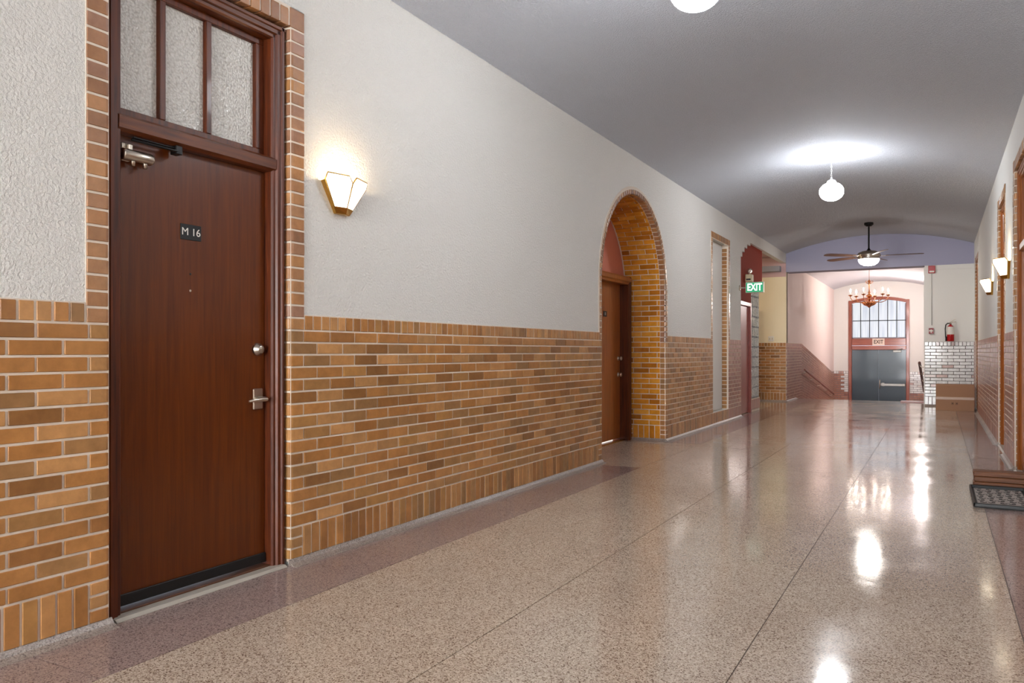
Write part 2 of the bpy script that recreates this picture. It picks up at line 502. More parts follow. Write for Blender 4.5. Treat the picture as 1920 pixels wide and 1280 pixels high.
# end beam and the stub wall under it
b = B(); b.box(XL, XR, YB, YB + .42, 2.96, ZTOP)
b.obj('trim_beam', 'lavender', kind='structure', label='lavender beam across the end of the corridor')
b = B(); b.box(-.25, XR + .1, YB + .0, YB + .3, -.1, 2.96)
b.bbox(-.25, XR, YB - .012, YB, 2.86, 2.959, .004)
b.obj('wall_end', 'wall_smooth', kind='structure', label='off-white wall stub with fire extinguisher')
b = B(); b.box(-.27, -.17, YB + .3, 27.9, -1.3, 3.6)
b.obj('wall_lobby_right', 'wall_smooth', kind='structure')
# barrel vaults


def vault(name, x0, x1, spring, rise, y0, y1, m, n=28, label=None):
    h = (x1 - x0) / 2; R = (h * h + rise * rise) / (2 * rise); c = (x0 + x1) / 2; zc = spring + rise - R
    a = math.asin(h / R); pts = [(c + R * math.sin(-a + 2 * a * i / n), zc + R * math.cos(-a + 2 * a * i / n)) for i in range(n + 1)]
    b = B(); vs = [(x, y0, z) for x, z in pts] + [(x, y1, z) for x, z in pts]
    b.add(vs, [(i, i + 1, n + 2 + i, n + 1 + i) for i in range(n)], True)
    vs2 = [(x, y0, z + .12) for x, z in pts] + [(x, y1, z + .12) for x, z in pts]
    b.add(vs2, [(i, n + 1 + i, n + 2 + i, i + 1) for i in range(n)], True)
    o = put(name, b.mesh(name), None, kind='structure', label=label); o.data.materials.append(M[m]); return o


vault('ceiling', XL - .02, XR + .02, CEIL, RISE, -8, YB, 'ceil', label='grey stippled barrel vault ceiling')
vault('ceiling_lobby', XL, -.25, 3.21, .215, YB + .3, 27.9, 'lobbyceil', label='white vault over the lobby')
b = B(); b.box(-3.2, .2, 27.9, 28.1, -1.3, -.9)
# lobby end wall around the exit doorway
EX0, EX1, EZT = -2.6, -.8, 2.92
b = B(); Y0, Y1 = 27.9, 28.15
b.box(-3.2, EX0, Y0, Y1, -1.3, 3.7); b.box(EX1, -.1, Y0, Y1, -1.3, 3.7)
# segmental head of the doorway
hx = (EX1 - EX0) / 2; ex = (EX0 + EX1) / 2; sag = .14; RR = (hx * hx + sag * sag) / (2 * sag)


def headz(x, off=0): return 2.83 - sag + sag + .1 - RR + math.sqrt(RR * RR - (x - ex) ** 2) + off


for i in range(16):
    x0 = EX0 + (EX1 - EX0) * i / 16; x1 = EX0 + (EX1 - EX0) * (i + 1) / 16
    b.prism([(x0, headz(x0)), (x1, headz(x1)), (x1, 3.7), (x0, 3.7)], Y0, Y1, 'y')
b.obj('wall_lobby_end', 'wall_smooth', kind='structure', label='white end wall of the lobby')
# rear end of the corridor (behind the camera) with an added glowing fill panel
b = B(); b.box(-3.2, -2.5, -8.2, -8, -.1, 3.8); b.box(.1, .8, -8.2, -8, -.1, 3.8); b.box(-2.5, .1, -8.2, -8, -.1, .5); b.box(-2.5, .1, -8.2, -8, 2.9, 3.8)
b.obj('wall_rear', 'wall_smooth', kind='structure')
w = B().box(-2.5, .1, -8.12, -8.1, .5, 2.9).obj('rear_fill_panel', 'rearfill', kind='structure', label='added glowing fill panel behind the viewpoint')
f = B(); f.box(-2.5, .1, -8.1, -8.04, .5, .57); f.box(-2.5, .1, -8.1, -8.04, 2.83, 2.9)
for x in (-2.5, -1.66, -.81, .03): f.box(x, x + .07, -8.1, -8.04, .57, 2.83)
f.obj('window_or_fill_frame', 'frame', w)  # frame round the added fill panel
# side alcove on the left
b = B(); b.box(-5.1, XL, YB, YB + .2, -.1, 3.6)
b.obj('wall_alcove', 'cream', kind='structure', label='cream wall at the back of the side opening')
b = B(); b.box(-5.1, XL - .0, YB - .02, YB, 2.86, 3.3)
b.obj('trim_alcove_band', 'pinksoffit', kind='structure')
b = B(); b.box(-5.1, XL - .1, YB - .25, YB - .02, 2.97, 3.09)
b.obj('trim_alcove_beam', 'greysoffit', kind='structure')
b = B(); b.box(-5.1, -3.15, 13.7, YB, 3.3, 3.45)
b.obj('ceiling_alcove', 'pinksoffit', kind='structure')
b = B(); b.box(-5.2, -5.1, 13.7, YB, -.1, 3.45); b.box(-5.1, TH, 13.72, 13.82, -.1, 3.45)
b.obj('wall_alcove_side', 'cream', kind='structure')
# salmon wall of the side opening (red door + glass block panel below)
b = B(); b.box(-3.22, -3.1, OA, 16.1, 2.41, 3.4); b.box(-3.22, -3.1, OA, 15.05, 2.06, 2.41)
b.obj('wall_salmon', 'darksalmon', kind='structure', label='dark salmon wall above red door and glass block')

# ------------------------------------------------------------------ floor in terrazzo panels
fl = B(); fl.box(-3.15, .8, -8, 20.0, -.06, -.004); fl.box(-3.7, -3.15, 7.4, 9.75, -.06, -.004); fl.box(-5.1, -3.15, 13.7, YB, -.06, -.004)
for a, c in RD: fl.box(.8, 1.25, a, c, -.06, -.004)
floor = fl.obj('floor', 'joint', kind='structure', label='polished terrazzo floor with dark border')


def panel(x0, x1, y0, y1, m):
    g = .0023; B().box(x0 + g, x1 - g, y0 + g, y1 - g, -.02, 0).obj('terrazzo_panel', m, floor)


ys = [.85 + 1.7567 * k for k in range(-6, 12)]
ys = [-8] + [y for y in ys if -7.9 < y < 19.7] + [20.0]
cols = [-2.582, -1.615, -.645, .298]
for i in range(3):
    for y0, y1 in zip(ys, ys[1:]): panel(cols[i], cols[i + 1], y0, y1, 'terr')
for y0, y1 in zip(ys, ys[1:]):
    panel(.298, .7, y0, y1, 'terr_dark')
for y0, y1 in zip([-8, -4.4, -.9, 1.7] + [5.2], [-4.4, -.9, 1.7, 5.2, 7.36]): panel(-3.09, -2.582, y0, y1, 'terr_dark')
panel(-3.09, -2.582, 7.36, 9.56, 'terr'); panel(-3.62, -3.09, 7.45, 9.68, 'terr')
for y0, y1 in ((9.56, 13.0), (13.0, 16.5), (16.5, 20.0)): panel(-3.09, -2.582, y0, y1, 'terr_dark')
for y0, y1 in ((13.8, 16.2), (16.2, 18.6)): panel(-5.05, -3.09, y0, y1, 'terr')
for a, c in RD: panel(.7, 1.2, a, c, 'terr_dark')
b = B(); b.add([(-3.1, 20.0, -.003), (-.15, 20.0, -.003), (-.15, 26.4, -.86), (-3.1, 26.4, -.86), (-3.1, 28.2, -.86), (-.15, 28.2, -.86)], [(0, 1, 2, 3), (3, 2, 5, 4)])
b.obj('floor_ramp', 'terr_dark', kind='structure', label='ramp down to the exit doors')
b = B(); b.bbox(-.75, -.27, 19.6, 20.0, .0, .025, .006)
b.obj('floor_nosing', 'reddoor', kind='structure')

# ------------------------------------------------------------------ baseboards (coved terrazzo)


def cove(name, sgn, X, segs, label):
    b = B()
    pr = [(0, .034), (.006, .034), (.012, .026), (.022, .014), (.04, .005), (.06, .0012), (.06, .0), (0, .0)]
    for y0, y1 in segs: b.prism([(X + sgn * p[0], p[1]) for p in pr], y0, y1, 'y')
    b.obj(name, 'cove', kind='structure', label=label)


cove('baseboard_left', 1, XL, [(-8, D1A), (D1B, AC - AR), (AC + AR, OA), (YB, 20)], 'grey coved terrazzo base along the left wall')
cove('baseboard_right', -1, XR, [(-8, RD[0][0]), (RD[0][1], RD[1][0]), (RD[1][1], RD[2][0]), (RD[2][1], YB)], 'grey coved terrazzo base along the right wall')
b = B(); pr = [(0, .034), (-.006, .034), (-.022, .014), (-.06, .0012), (-.06, 0), (0, 0)]
b.prism([(AC + AR + p[0], p[1]) for p in pr], -3.55, XL, 'x'); b.prism([(AC - AR - p[0], p[1]) for p in pr], -3.55, XL, 'x')
b.prism([(YB + p[0], p[1]) for p in pr], -.25, XR, 'x'); b.prism([(YB + p[0], p[1]) for p in pr], -5, XL, 'x')
b.obj('baseboard_end', 'cove', kind='structure')

# ------------------------------------------------------------------ brickwork, left wall
sur = .115
wainscot('+x', XL, -.6, D1A, 'tan brick dado left of the near door', endr=True, surround_r=sur, start=1)
wainscot('+x', XL, D1B, AC - AR, 'long tan brick dado between the near door and the arch', endl=True, endr=True, surround_l=sur, surround_r=.07, start=0)
wainscot('+x', XL, AC + AR, NA, 'tan brick dado between the arch and the blind niche', endl=True, surround_l=.07, surround_r=.1)
wainscot('+x', XL, NB, OA, 'pinkish brick dado beyond the blind niche', m='brick_pink', surround_l=.1)


def surround(facing, plane, a, b, ztop, label, m='brick_brown', single=True, zlow=ZS, depth=.075):
    """rounded brick border round an opening a..b (a<b world), legs from zlow, head at ztop"""
    L = b - a
    if facing == '+x': F = FR(plane + BF, a, '+x'); sx = lambda o: (plane - depth, plane + MF + .0007, a - sur + o[0], a - sur + o[1], o[2], o[3])
    if facing == '-x': F = FR(plane - BF, b, '-x'); sx = lambda o: (plane - MF - .0007, plane + depth, a - sur + o[0], a - sur + o[1], o[2], o[3])
    W_ = L + 2 * sur
    bx = [sx((.002, sur - .012, zlow, ztop + sur - .002)), sx((W_ - sur + .012, W_ - .002, zlow, ztop + sur - .002)), sx((.002, W_ - .002, ztop + .012, ztop + sur - .002))]
    # reveal backing down to the floor
    bx += [sx((sur - .024, sur - .012, .02, zlow)), sx((W_ - sur + .012, W_ - sur + .024, .02, zlow))]
    t = trim(label, bx)
    c = Courses(F, m)
    c.stack(-sur, 0, zlow, ztop, rr=.022, dep=depth); c.stack(L, L + sur, zlow, ztop, rl=.022, dep=depth)
    n = round(L / .0664); p = L / n
    for i in range(n): c.add((i + .5) * p, ztop + sur / 2, sur, p, rot=-PI / 2, dep=depth, rr=.022)
    c.add(-sur / 2, ztop + sur / 2, sur, sur, dep=depth); c.add(L + sur / 2, ztop + sur / 2, sur, sur, dep=depth)
    c.emit(t, single); return t


surround('+x', XL, D1A, D1B, 2.885, 'glazed brick border round the near door')
# niche border: brick legs down to the soldier base
t = trim('brick border round the white blind niche', [(XL - .01, XL + MF + .0007, NA - .1, NA + .004, ZB0, 3.0), (XL - .11, XL + MF + .0007, NB - .004, NB + .1, ZB0, 3.0), (XL - .01, XL + MF, NA, NB, NZ1 - .004, 3.0), (XL - .01, XL + MF, NA, NB, ZB0, NZ0)])
F = FR(XL + BF, NA, '+x'); c = Courses(F, 'brick'); w_ = NB - NA
c.stack(-.1, 0, ZS, NZ1, rr=.02, dep=.1); c.stack(w_, w_ + .1, ZS, NZ1, rl=.02, dep=.1)
c.soldiers(-.1, w_ + .1, NZ1, NZ1 + .1); c.soldiers(0, w_, ZB0, NZ0)
F2 = FR(XL, NB - .006, '-y'); c2 = Courses(F2, 'brick')
for i in range(int((NZ1 - NZ0) / PZ)): c2.add(-.062, NZ0 + (i + .5) * PZ, .09, PZ, dep=.02)
c.items += c2.items; c.emit(t)
B().box(XL - .12, XL - .1, NA + .01, NB - .015, NZ0 + .005, NZ1).obj('niche_panel', 'wall_smooth', t, label='smooth white panel')

# arch ring, soffit and jambs
bx = []
t = None
b = B(); n = 36
for i in range(n):      # mortar shell
    a0, a1 = PI * i / n, PI * (i + 1) / n
    q = lambda r, a: (AC + r * math.cos(a), AZ + r * math.sin(a))
    b.prism([q(AR + .011, a0), q(AR + .03, a0), q(AR + .03, a1), q(AR + .011, a1)], -3.6, XL + MF, 'x')
    b.prism([q(AR + .011, a0), q(AR + .1, a0), q(AR + .1, a1), q(AR + .011, a1)], XL - .02, XL + MF, 'x')
for s_ in (-1, 1):
    y0 = AC + s_ * (AR + .011); y1 = AC + s_ * (AR + .03); y2 = AC + s_ * (AR + .1)
    b.box(-3.6, XL + MF, min(y0, y1), max(y0, y1), .02, AZ); b.box(XL - .02, XL + MF + .0007, min(y0, y2), max(y0, y2), ZS, AZ)
_tn[0] += 1
arch = b.obj('trim_%d' % _tn[0], 'mortar', kind='structure', label='brick arch with deep brick soffit, warm light painted into its amber')
c = Courses(FR(XL + BF, AC, '+x'), 'brick_brown')
nr = round(PI * (AR + .03) / PZ)
for i in range(nr):
    a = PI * (i + .5) / nr; r = AR + .035
    c.add(r * math.cos(a), AZ + r * math.sin(a), .07, PI * AR / nr, rot=-a + PI, dep=.075, rr=.02)
c.stack(AR, AR + .07, ZS, AZ, rl=.02, dep=.075); c.stack(-AR - .07, -AR, ZS, AZ, rr=.02, dep=.075)
c.emit(arch)
# jambs: right one faces -y, left one +y ; depth axis is x from XL-.067 to -3.6
da, db = XL - .068, -3.585


def depth_courses(F, z0, n, L, first, m, ln_=PZ):
    cc = Courses(F, m)
    for i in range(n):
        x = 0; k = 0
        while x < L - .012:
            w = PL if (k or (i + first) % 2) else PL / 2
            if x + w > L - .035: w = L - x
            cc.add(x + w / 2, z0 + (i + .5) * ln_, w, ln_); x += w; k += 1
    return cc


DL = da - db
njc = round((AZ - ZB1) / PZ); pj = (AZ - ZB1) / njc
cR = depth_courses(FR(db, AC + AR, '-y'), ZB1, njc, DL, 0, 'brick_warmlit', pj)
cR.soldiers(.1, DL - .0, ZB0, ZB1); cR.stack(0, .1, ZB0, ZB1, .0573, dep=.02)
cR.emit(arch)
cL = depth_courses(FR(da, AC - AR, '+y'), ZB1, njc, DL, 0, 'brick_warmlit', pj); cL.soldiers(0, DL, ZB0, ZB1)
na = round(PI * AR / PZ); cs = Courses(None, 'brick_warmlit'); cs2 = Courses(None, 'brick_warmlit')
for i in range(na):
    a = PI * (i + .5) / na
    # local x = world x, local y (into wall) = radial outwards, local z = tangent
    rad = Vector((0, math.cos(a), math.sin(a))); tan = Vector((0, -math.sin(a), math.cos(a)))
    F = Matrix(((1, 0, 0, db), (0, rad.y, tan.y, AC + AR * rad.y), (0, rad.z, tan.z, AZ + AR * rad.z), (0, 0, 0, 1)))
    x = 0; k = 0; tgt = cs if a < 2.2 else cs2
    while x < DL - .012:
        w = PL if (k or i % 2) else PL / 2
        if x + w > DL - .035: w = DL - x
        tgt.add(x + w / 2, 0, w, PI * AR / na, F=F); x += w; k += 1
cs.emit(arch); cL.items += cs2.items; cL.emit(arch, single=False)
# back wall of the arch alcove
b = B(); b.box(-3.75, -3.6, 7.4, 8.49, -.1, 3.2); b.box(-3.75, -3.6, 8.49, 9.66, 2.13, 3.2)
b.obj('wall_alcove_back', 'salmon', kind='structure', label='salmon wall inside the arch')

# brickwork elsewhere
wainscot('-y', YB, -.25, XR, 'brick dado with painted white glare below the fire extinguisher', m='brick_glare', mm='mortar_dark')
for o in bpy.data.objects['trim_%d' % _tn[0]].children:
    pass
wainscot('-y', YB, -5.1, XL, 'tan brick dado on the cream wall of the side opening', single=True, limit=300)
b = B(); b.box(-3.05 - .62, -3.05 - .56, 18.2, 18.3, 0, 2.3)
seg = [(RD[0][0], -2.0), (RD[1][0], RD[0][1]), (RD[2][0], RD[1][1]), (YB, RD[2][1])]
for a, b_ in seg:
    wainscot('-x', XR, a, b_, 'pinkish brick dado on the right wall', m='brick_pink', single=False, surround_l=0 if a == YB else sur, surround_r=0 if b_ == -2.0 else sur)
for i, (a, c_) in enumerate(RD):
    surround('-x', XR, a, c_, 2.885, 'glazed brick border round the %s right-hand doorway' % ('nearest', 'middle', 'far')[i], m='brick', zlow=ZB0, single=i < 2)

# lobby brickwork, sloping with the ramp


def zdrop(y): return 0 if y < 20.9 else -(min(y, 27.3) - 20.9) * .1328


_tn[0] += 1
b = B()
for y0, y1 in ((YB, 20.9), (20.9, 27.3), (27.3, 27.9)):
    b.add([(XL + MF, y0, -1.2), (XL + MF, y1, -1.2), (XL + MF, y1, ZT + zdrop(y1)), (XL + MF, y0, ZT + zdrop(y0))], [(0, 1, 2, 3)])
lob = b.obj('trim_%d' % _tn[0], 'mortar', kind='structure', label='pinkish brick dado sloping down beside the ramp')
b = B(); y = YB
while y < 27.85:
    for i in range(21):
        yy = y + (PL / 2 if i % 2 else 0); y1 = min(yy + PL - G, 27.89)
        z = ZS - (i + 1) * PZ
        b.add([(XL + BF, yy, z + zdrop(yy)), (XL + BF, y1, z + zdrop(y1)), (XL + BF, y1, z + PZ - G + zdrop(y1)), (XL + BF, yy, z + PZ - G + zdrop(yy)),
               (XL, yy, z + zdrop(yy)), (XL, y1, z + zdrop(y1)), (XL, y1, z + PZ - G + zdrop(y1)), (XL, yy, z + PZ - G + zdrop(yy))], [(0, 1, 2, 3), (0, 4, 5, 1), (1, 5, 6, 2), (2, 6, 7, 3), (3, 7, 4, 0)])
    for k in range(3):
        y0 = y + k * .071
        for za, zb in ((ZS, ZT),):
            y1 = y0 + .071 - G
            b.add([(XL + BF, y0, za + zdrop(y0)), (XL + BF, y1, za + zdrop(y1)), (XL + BF, y1, zb - G + zdrop(y1)), (XL + BF, y0, zb - G + zdrop(y0)),
                   (XL, y0, za + zdrop(y0)), (XL, y1, za + zdrop(y1)), (XL, y1, zb - G + zdrop(y1)), (XL, y0, zb - G + zdrop(y0))], [(0, 1, 2, 3), (0, 4, 5, 1), (1, 5, 6, 2), (2, 6, 7, 3), (3, 7, 4, 0)])
    y += PL
b.obj('brickwork', 'brick_pink', lob, kind='stuff')
for (x0, x1, lab) in ((XL, EX0 - .005, 'pink brick dado with painted white glare left of the exit doors'), (EX1 + .005, -.27, 'pink brick dado with painted white glare right of the exit doors')):
    t = trim(lab, [(x0, x1, 27.897, 27.905, -.9, .5)], 'mortar_dark')
    c = Courses(FR(x0, 27.892, '-y'), 'brick_glare')
    for i in range(19):
        z = .41 - (i + 1) * PZ + PZ / 2; x = 0; k = 0; L = x1 - x0
        while x < L - .012:
            w = PL if (k or i % 2) else PL / 2
            if x + w > L - .035: w = L - x
            c.add(x + w / 2, z, w, PZ, m='brick_glare' if i < 9 and not (x0 < -2.7 and x < .15) else 'brick_pink'); x += w; k += 1  # upper rows carry the painted glare
    n = int(L / .0675)
    for i in range(n): c.add((i + .5) * L / n, .455, .09, L / n, rot=PI / 2)
    c.emit(t, single=False)


# ------------------------------------------------------------------ doors with transom (near door and right-hand doors)
def door_unit(n, X, y, facing, label, plate=None, hardware=True, wood='frame', leafm='door', closer=True, W_=1.019):
    """local x along the wall, +y into the wall, origin at the left jamb"""
    root = put('door_%d' % n, None, kind='structure', label=label, mtx=FR(X, y, facing))
    cw = .078; HT = 2.885
    # casing with stepped moulding, legs and head
    pr = [(0.004, .08), (.004, .03), (.012, .018), (.026, .018), (.03, .028), (.05, .028), (.056, .04), (.07, .04), (cw, .05), (cw, .3), (.004, .3)]
    for s_ in (0, 1):
        b = B(); b.prism([((p[0] if not s_ else W_ - p[0]), p[1]) for p in pr], 0.0, HT - .006, 'z')
        b.obj('door_casing', wood, root)
    b = B(); b.prism([(p[1], HT - p[0]) for p in pr], .004, W_ - .004, 'x')
    b.obj('head_casing', wood + '_h' if wood + '_h' in M else wood, root)
    # leaf
    b = B(); b.bbox(cw + .004, W_ - cw - .004, .092, .137, .035, 2.1, .002)
    leaf = b.obj('door_leaf', leafm, root)
    b = B(); b.bbox(cw + .006, W_ - cw - .006, .08, .092, .035, .085, .002); b.obj('door_sweep', 'black', leaf, label='black rubber sweep')
    b = B(); b.bbox(cw, W_ - cw, .055, .16, 0, .022, .004); b.obj('threshold', 'board_dark', root)
    b = B(); b.prism([(-.012, .001), (-.012, .003), (.004, .014), (.055, .014), (.055, .001)], .02, W_ - .02, 'x'); b.obj('sill_strip', 'marble', root)
    # transom bar
    b = B(); b.prism([(.05, 2.102), (.03, 2.115), (.028, 2.165), (.045, 2.178), (.2, 2.178), (.2, 2.102)], cw - .02, W_ - cw + .02, 'x')
    b.obj('transom_bar', wood + '_h' if wood + '_h' in M else wood, root)
    # transom sash with three panes
    b = B(); b.bbox(cw, W_ - cw, .1, .15, 2.178, 2.222, .003); b.bbox(cw, W_ - cw, .1, .15, 2.773, HT - cw, .003)
    b.bbox(cw, cw + .03, .1, .15, 2.222, 2.773, .003); b.bbox(W_ - cw - .055, W_ - cw, .1, .15, 2.222, 2.773, .003)
    sash = b.obj('transom_sash', wood, root)
    px = [cw + .03, .325, .585, W_ - cw - .055]
    for q in px[1:3]: B().bbox(q - .016, q + .016, .098, .15, 2.222, 2.773, .003).obj('mullion', wood, sash)
    for i in range(3): B().box(px[i] + (.016 if i else 0), px[i + 1] - (.016 if i < 2 else 0), .125, .131, 2.222, 2.773).obj('glass_pane', 'pebble', sash)
    lx = W_ - cw - .055
    if hardware:
        b = B(); b.lathe([(0, -.034), (.018, -.034), (.021, -.031), (.022, -.026), (.026, -.024), (.027, -.016), (.032, -.014), (.034, 0), (.0, 0)], 28, (lx, .092, 1.16), 'y')
        b.box(lx - .002, lx + .002, .0565, .0585, 1.152, 1.168)
        b.obj('deadbolt', 'nickel', leaf, label='round satin nickel deadbolt')
        b = B(); b.bbox(lx - .033, lx + .033, .082, .092, .845, .955, .006)
        b.lathe([(0, -.05), (.012, -.05), (.014, -.03), (.014, 0), (0, 0)], 16, (lx + .004, .084, .9), 'y')
        b.tube([(lx + .012, .034, .9), (lx - .03, .03, .9), (lx - .075, .032, .898), (lx - .105, .038, .893)], [.011, .0095, .008, .006], 10)
        b.obj('door_handle', 'nickel', leaf, label='satin nickel lever on square plate')
        for hz in (.28, 1.08, 1.85):
            B().lathe([(0, -.045), (.007, -.045), (.007, .045), (0, .045)], 10, (cw + .002, .09, hz)).obj('hinge', 'steel', leaf)
    if plate:
        b = B(); b.bbox(.412, .53, .0885, .092, 1.682, 1.756, .001)
        p = b.obj('number_plate', 'black', leaf, label='black plate reading M 16')
        text('plate_text', plate, .05, 'label', p, (.471, .0878, 1.719), (PI / 2, 0, 0), .0004, 1.06)
        for q in (1.52, 1.44): B().lathe([(0, -.003), (.005, -.002), (.006, 0)], 10, (.47, .092, q), 'y').obj('peephole', 'nickel' if q < 1.5 else 'black', leaf)
    if closer:
        b = B(); b.bbox(.1, .14, .075, .092, 1.985, 2.065, .003)
        b.lathe([(0, -.075), (.022, -.075), (.026, -.07), (.026, .065), (.02, .075), (0, .075)], 20, (.165, .06, 2.01), 'x')
        b.lathe([(0, -.02), (.01, -.02), (.01, 0)], 10, (.14, .055, 1.985)); b.lathe([(0, -.02), (.01, -.02), (.01, 0)], 10, (.2, .055, 1.985))
        b.bbox(.122, .142, .055, .075, 2.03, 2.06, .004)
        cl = b.obj('door_closer', 'nickel', leaf, label='small silver hydraulic closer')
        b = B(); b.tube([(.13, .05, 2.078), (.25, .02, 2.07), (.35, .03, 2.073)], .006, 8); b.tube([(.135, .045, 2.088), (.36, .045, 2.088)], .005, 8)
        b.bbox(.34, .375, .025, .07, 2.06, 2.1, .003); b.obj('closer_arm', 'blackmetal', cl)
    return root


door_unit(1, XL, D1A, '+x', 'tall brown flush door with three-pane transom, nearest on the left', plate='M 16')
for i, (a, c_) in enumerate(RD):
    door_unit(2 + i, XR, c_, '-x', '%s doorway in the right wall with honey oak frame' % ('nearest', 'middle', 'farthest')[i], wood='oak', leafm='oak', closer=False, hardware=i == 0)

# door in the arch
r = put('door_5', None, kind='structure', label='honey brown door inside the brick arch', mtx=FR(-3.5, 8.455, '+x'))
W2 = 1.165
b = B()
for s_ in (0, 1):
    b = B(); q = lambda v: v if not s_ else W2 - v
    b.prism([(q(.0), .0), (q(.02), -.008), (q(.06), -.008), (q(.075), .004), (q(.1), .01), (q(.1), .22), (q(0), .22)], 0, 2.11, 'z')
    b.obj('door_casing', 'oak' if not s_ else 'frame', r)
b = B(); b.prism([(.0, 2.11), (-.012, 2.09), (-.012, 2.05), (.004, 2.035), (.01, 2.01), (.22, 2.01), (.22, 2.11)], 0, W2, 'x'); b.obj('head_casing', 'oak', r)
b = B(); b.bbox(.1, W2 - .1, .12, .165, .03, 2.01, .002); lf = b.obj('door_leaf', 'oak', r)
for z in (1.06, .85):
    b = B(); b.lathe([(0, -.055), (.018, -.055), (.028, -.045), (.026, -.03), (.013, -.022), (.013, -.01), (.03, -.006), (.03, 0), (0, 0)], 20, (W2 - .17, .12, z), 'y')
    b.obj('door_knob' if z < 1 else 'deadbolt', 'nickel', lf)
b = B(); b.bbox(.49, .6, .116, .12, 1.58, 1.65, .001); p = b.obj('number_plate', 'black', lf, label='small black number plate')
text('plate_text', '13', .05, 'label', p, (.545, .1155, 1.615), (PI / 2, 0, 0), .0004, .8)
b = B(); b.bbox(.1, W2 - .1, .05, .17, 0, .02, .003); b.obj('threshold', 'brass', r, label='brass threshold')

# ------------------------------------------------------------------ red door, glass block panel, side opening
r = put('door_6', None, kind='structure', label='red painted door beside the glass block panel', mtx=FR(-3.1, OA, '+x'))
b = B(); b.bbox(.0, 1.0, .03, .07, .01, 1.98, .003); lf = b.obj('door_leaf', 'reddoor', r)
b = B(); b.bbox(1.0, 1.09, -.012, .08, 0, 2.06, .006); b.obj('door_casing', 'reddoor', r)
b = B(); b.bbox(0, 1.0, -.012, .08, 1.985, 2.06, .006); b.obj('head_casing', 'reddoor', r)
b = B(); b.lathe([(0, -.06), (.024, -.055), (.026, -.04), (.012, -.03), (.012, 0)], 16, (.1, .03, .98), 'y'); b.obj('door_knob', 'nickel', lf)
gbw = thing('glass_block_panel', 'curved panel of clear glass blocks on a low brick plinth beside the red door', 'glass blocks', (-3.11, 15.06, 0))
# plan path of the panel: straight for three blocks, then turning inwards
path = [(0, 0), (0, .2), (0, .4), (-.02, .6)]
ang = [0, 0, 0, .25]
path = []
x, y, a = 0.0, .1, 0
for k in range(6):
    path.append((x, y, a))
    if k >= 3: a += .42
    x -= .2 * math.sin(a); y += .2 * math.cos(a)
blk = B().bbox(-.094, .094, -.045, .045, -.094, .094, .012).mesh('glass_block'); blk.materials.append(M['glassblock'])
ribs = B()
for k in range(11):
    for x, y, a in path:
        put('glass_block', blk, gbw, mtx=Matrix.Translation((x - .045, y, .36 + .194 * k)) @ Matrix.Rotation(PI / 2 + a, 4, 'Z'))
b = B()
for x, y, a in path:
    T = Matrix.Translation((x - .045, y, 0)) @ Matrix.Rotation(PI / 2 + a, 4, 'Z')
    for z in [.263 + .194 * k for k in range(12)]:
        q = B().box(-.1, .1, -.04, .04, z - .003, z + .003); b.add([T @ Vector(v_) for v_ in q.v], q.f)
    for sx_ in (-.1, .1):
        q = B().box(sx_ - .003, sx_ + .003, -.04, .04, .25, 2.4); b.add([T @ Vector(v_) for v_ in q.v], q.f)
b.obj('mortar_grid', 'greysoffit', gbw)
c = Courses(None, 'brick_pink')
b = B()
for x, y, a in path:
    T = Matrix.Translation((x - .045, y, 0)) @ Matrix.Rotation(PI / 2 + a, 4, 'Z')
    q = B().box(-.108, .108, -.052, .05, 0, .25); b.add([T @ Vector(v_) for v_ in q.v], q.f)
    for k in range(3):
        c.add(-.067 + .067 * k, .14, .2, .067, rot=PI / 2, F=T @ Matrix.Translation((0, -.06, 0)), dep=.02)
pl = b.obj('plinth', 'mortar', gbw)
for T, L, H, dep, rl, rr, m_ in c.items: put('brick', brick_mesh(L, H, dep, rl, rr, m_), pl, mtx=T)
# brick pier at the far side of the opening
t = trim('brick pier behind the glass block panel', [(-3.75, -3.62, 18.3, 18.4, 0, 2.2)])
c = Courses(FR(-3.75, 18.295, '-y'), 'brick'); c.stack(0, .13, ZB0, 2.2, rr=.02, dep=.05); c.emit(t, single=False)
lampo = thing('ceiling_light', 'warm flush globe on the ceiling of the side opening', 'ceiling light', (-4.1, 16.6, 3.3))
b = B(); b.lathe([(0, -.16), (.08, -.14), (.13, -.08), (.13, -.04), (.1, -.02)], 20); b.obj('globe', 'alcovelamp', lampo)
b = B(); b.lathe([(.0, -.03), (.11, -.03), (.12, 0)], 20); b.obj('canopy', 'white', lampo)

# exit sign, emergency light
ex_ = thing('exit_sign', 'lit green EXIT sign projecting from the end of the left wall', 'exit sign', (-2.79, 13.86, 2.26))
b = B(); b.bbox(-.155, .155, -.022, .022, -.095, .095, .006); body = b.obj('housing', 'nickel', ex_, label='silver housing')
b = B(); b.box(-.143, .143, -.0245, -.022, -.083, .083); fc = b.obj('sign_face', 'exitgreen', ex_, label='green lit face')
text('exit_letters', 'EXIT', .17, 'exitwhite', fc, (0, -.0255, -.002), (PI / 2, 0, 0), .0006, .72, .004)
b = B(); b.tube([(-.155, 0, 0), (-.262, 0, 0)], .014, 10); b.lathe([(.05, 0), (.05, .012), (.0, .012)], 16, (-.262, 0, 0), 'x'); b.obj('bracket', 'nickel', ex_)
em = thing('emergency_light', 'beige emergency light with one round lamp head above the exit sign', 'emergency light', (-3.1, 14.62, 2.42))
b = B(); b.bbox(0, .12, -.085, .085, 0, .14, .01); b.obj('housing', 'beige', em)
b = B(); b.lathe([(0, .05), (.03, .045), (.048, .01), (.05, -.005), (.04, -.01), (0, -.004)], 20, (.07, -.02, .2), 'y'); b.tube([(.07, 0, .13), (.07, 0, .2)], .012, 8)
b.obj('lamp_head', 'nickel', em, label='round chrome lamp head')
b = B(); b.box(.02, .1, -.0865, -.085, .03, .06); b.obj('test_panel', 'black', em)
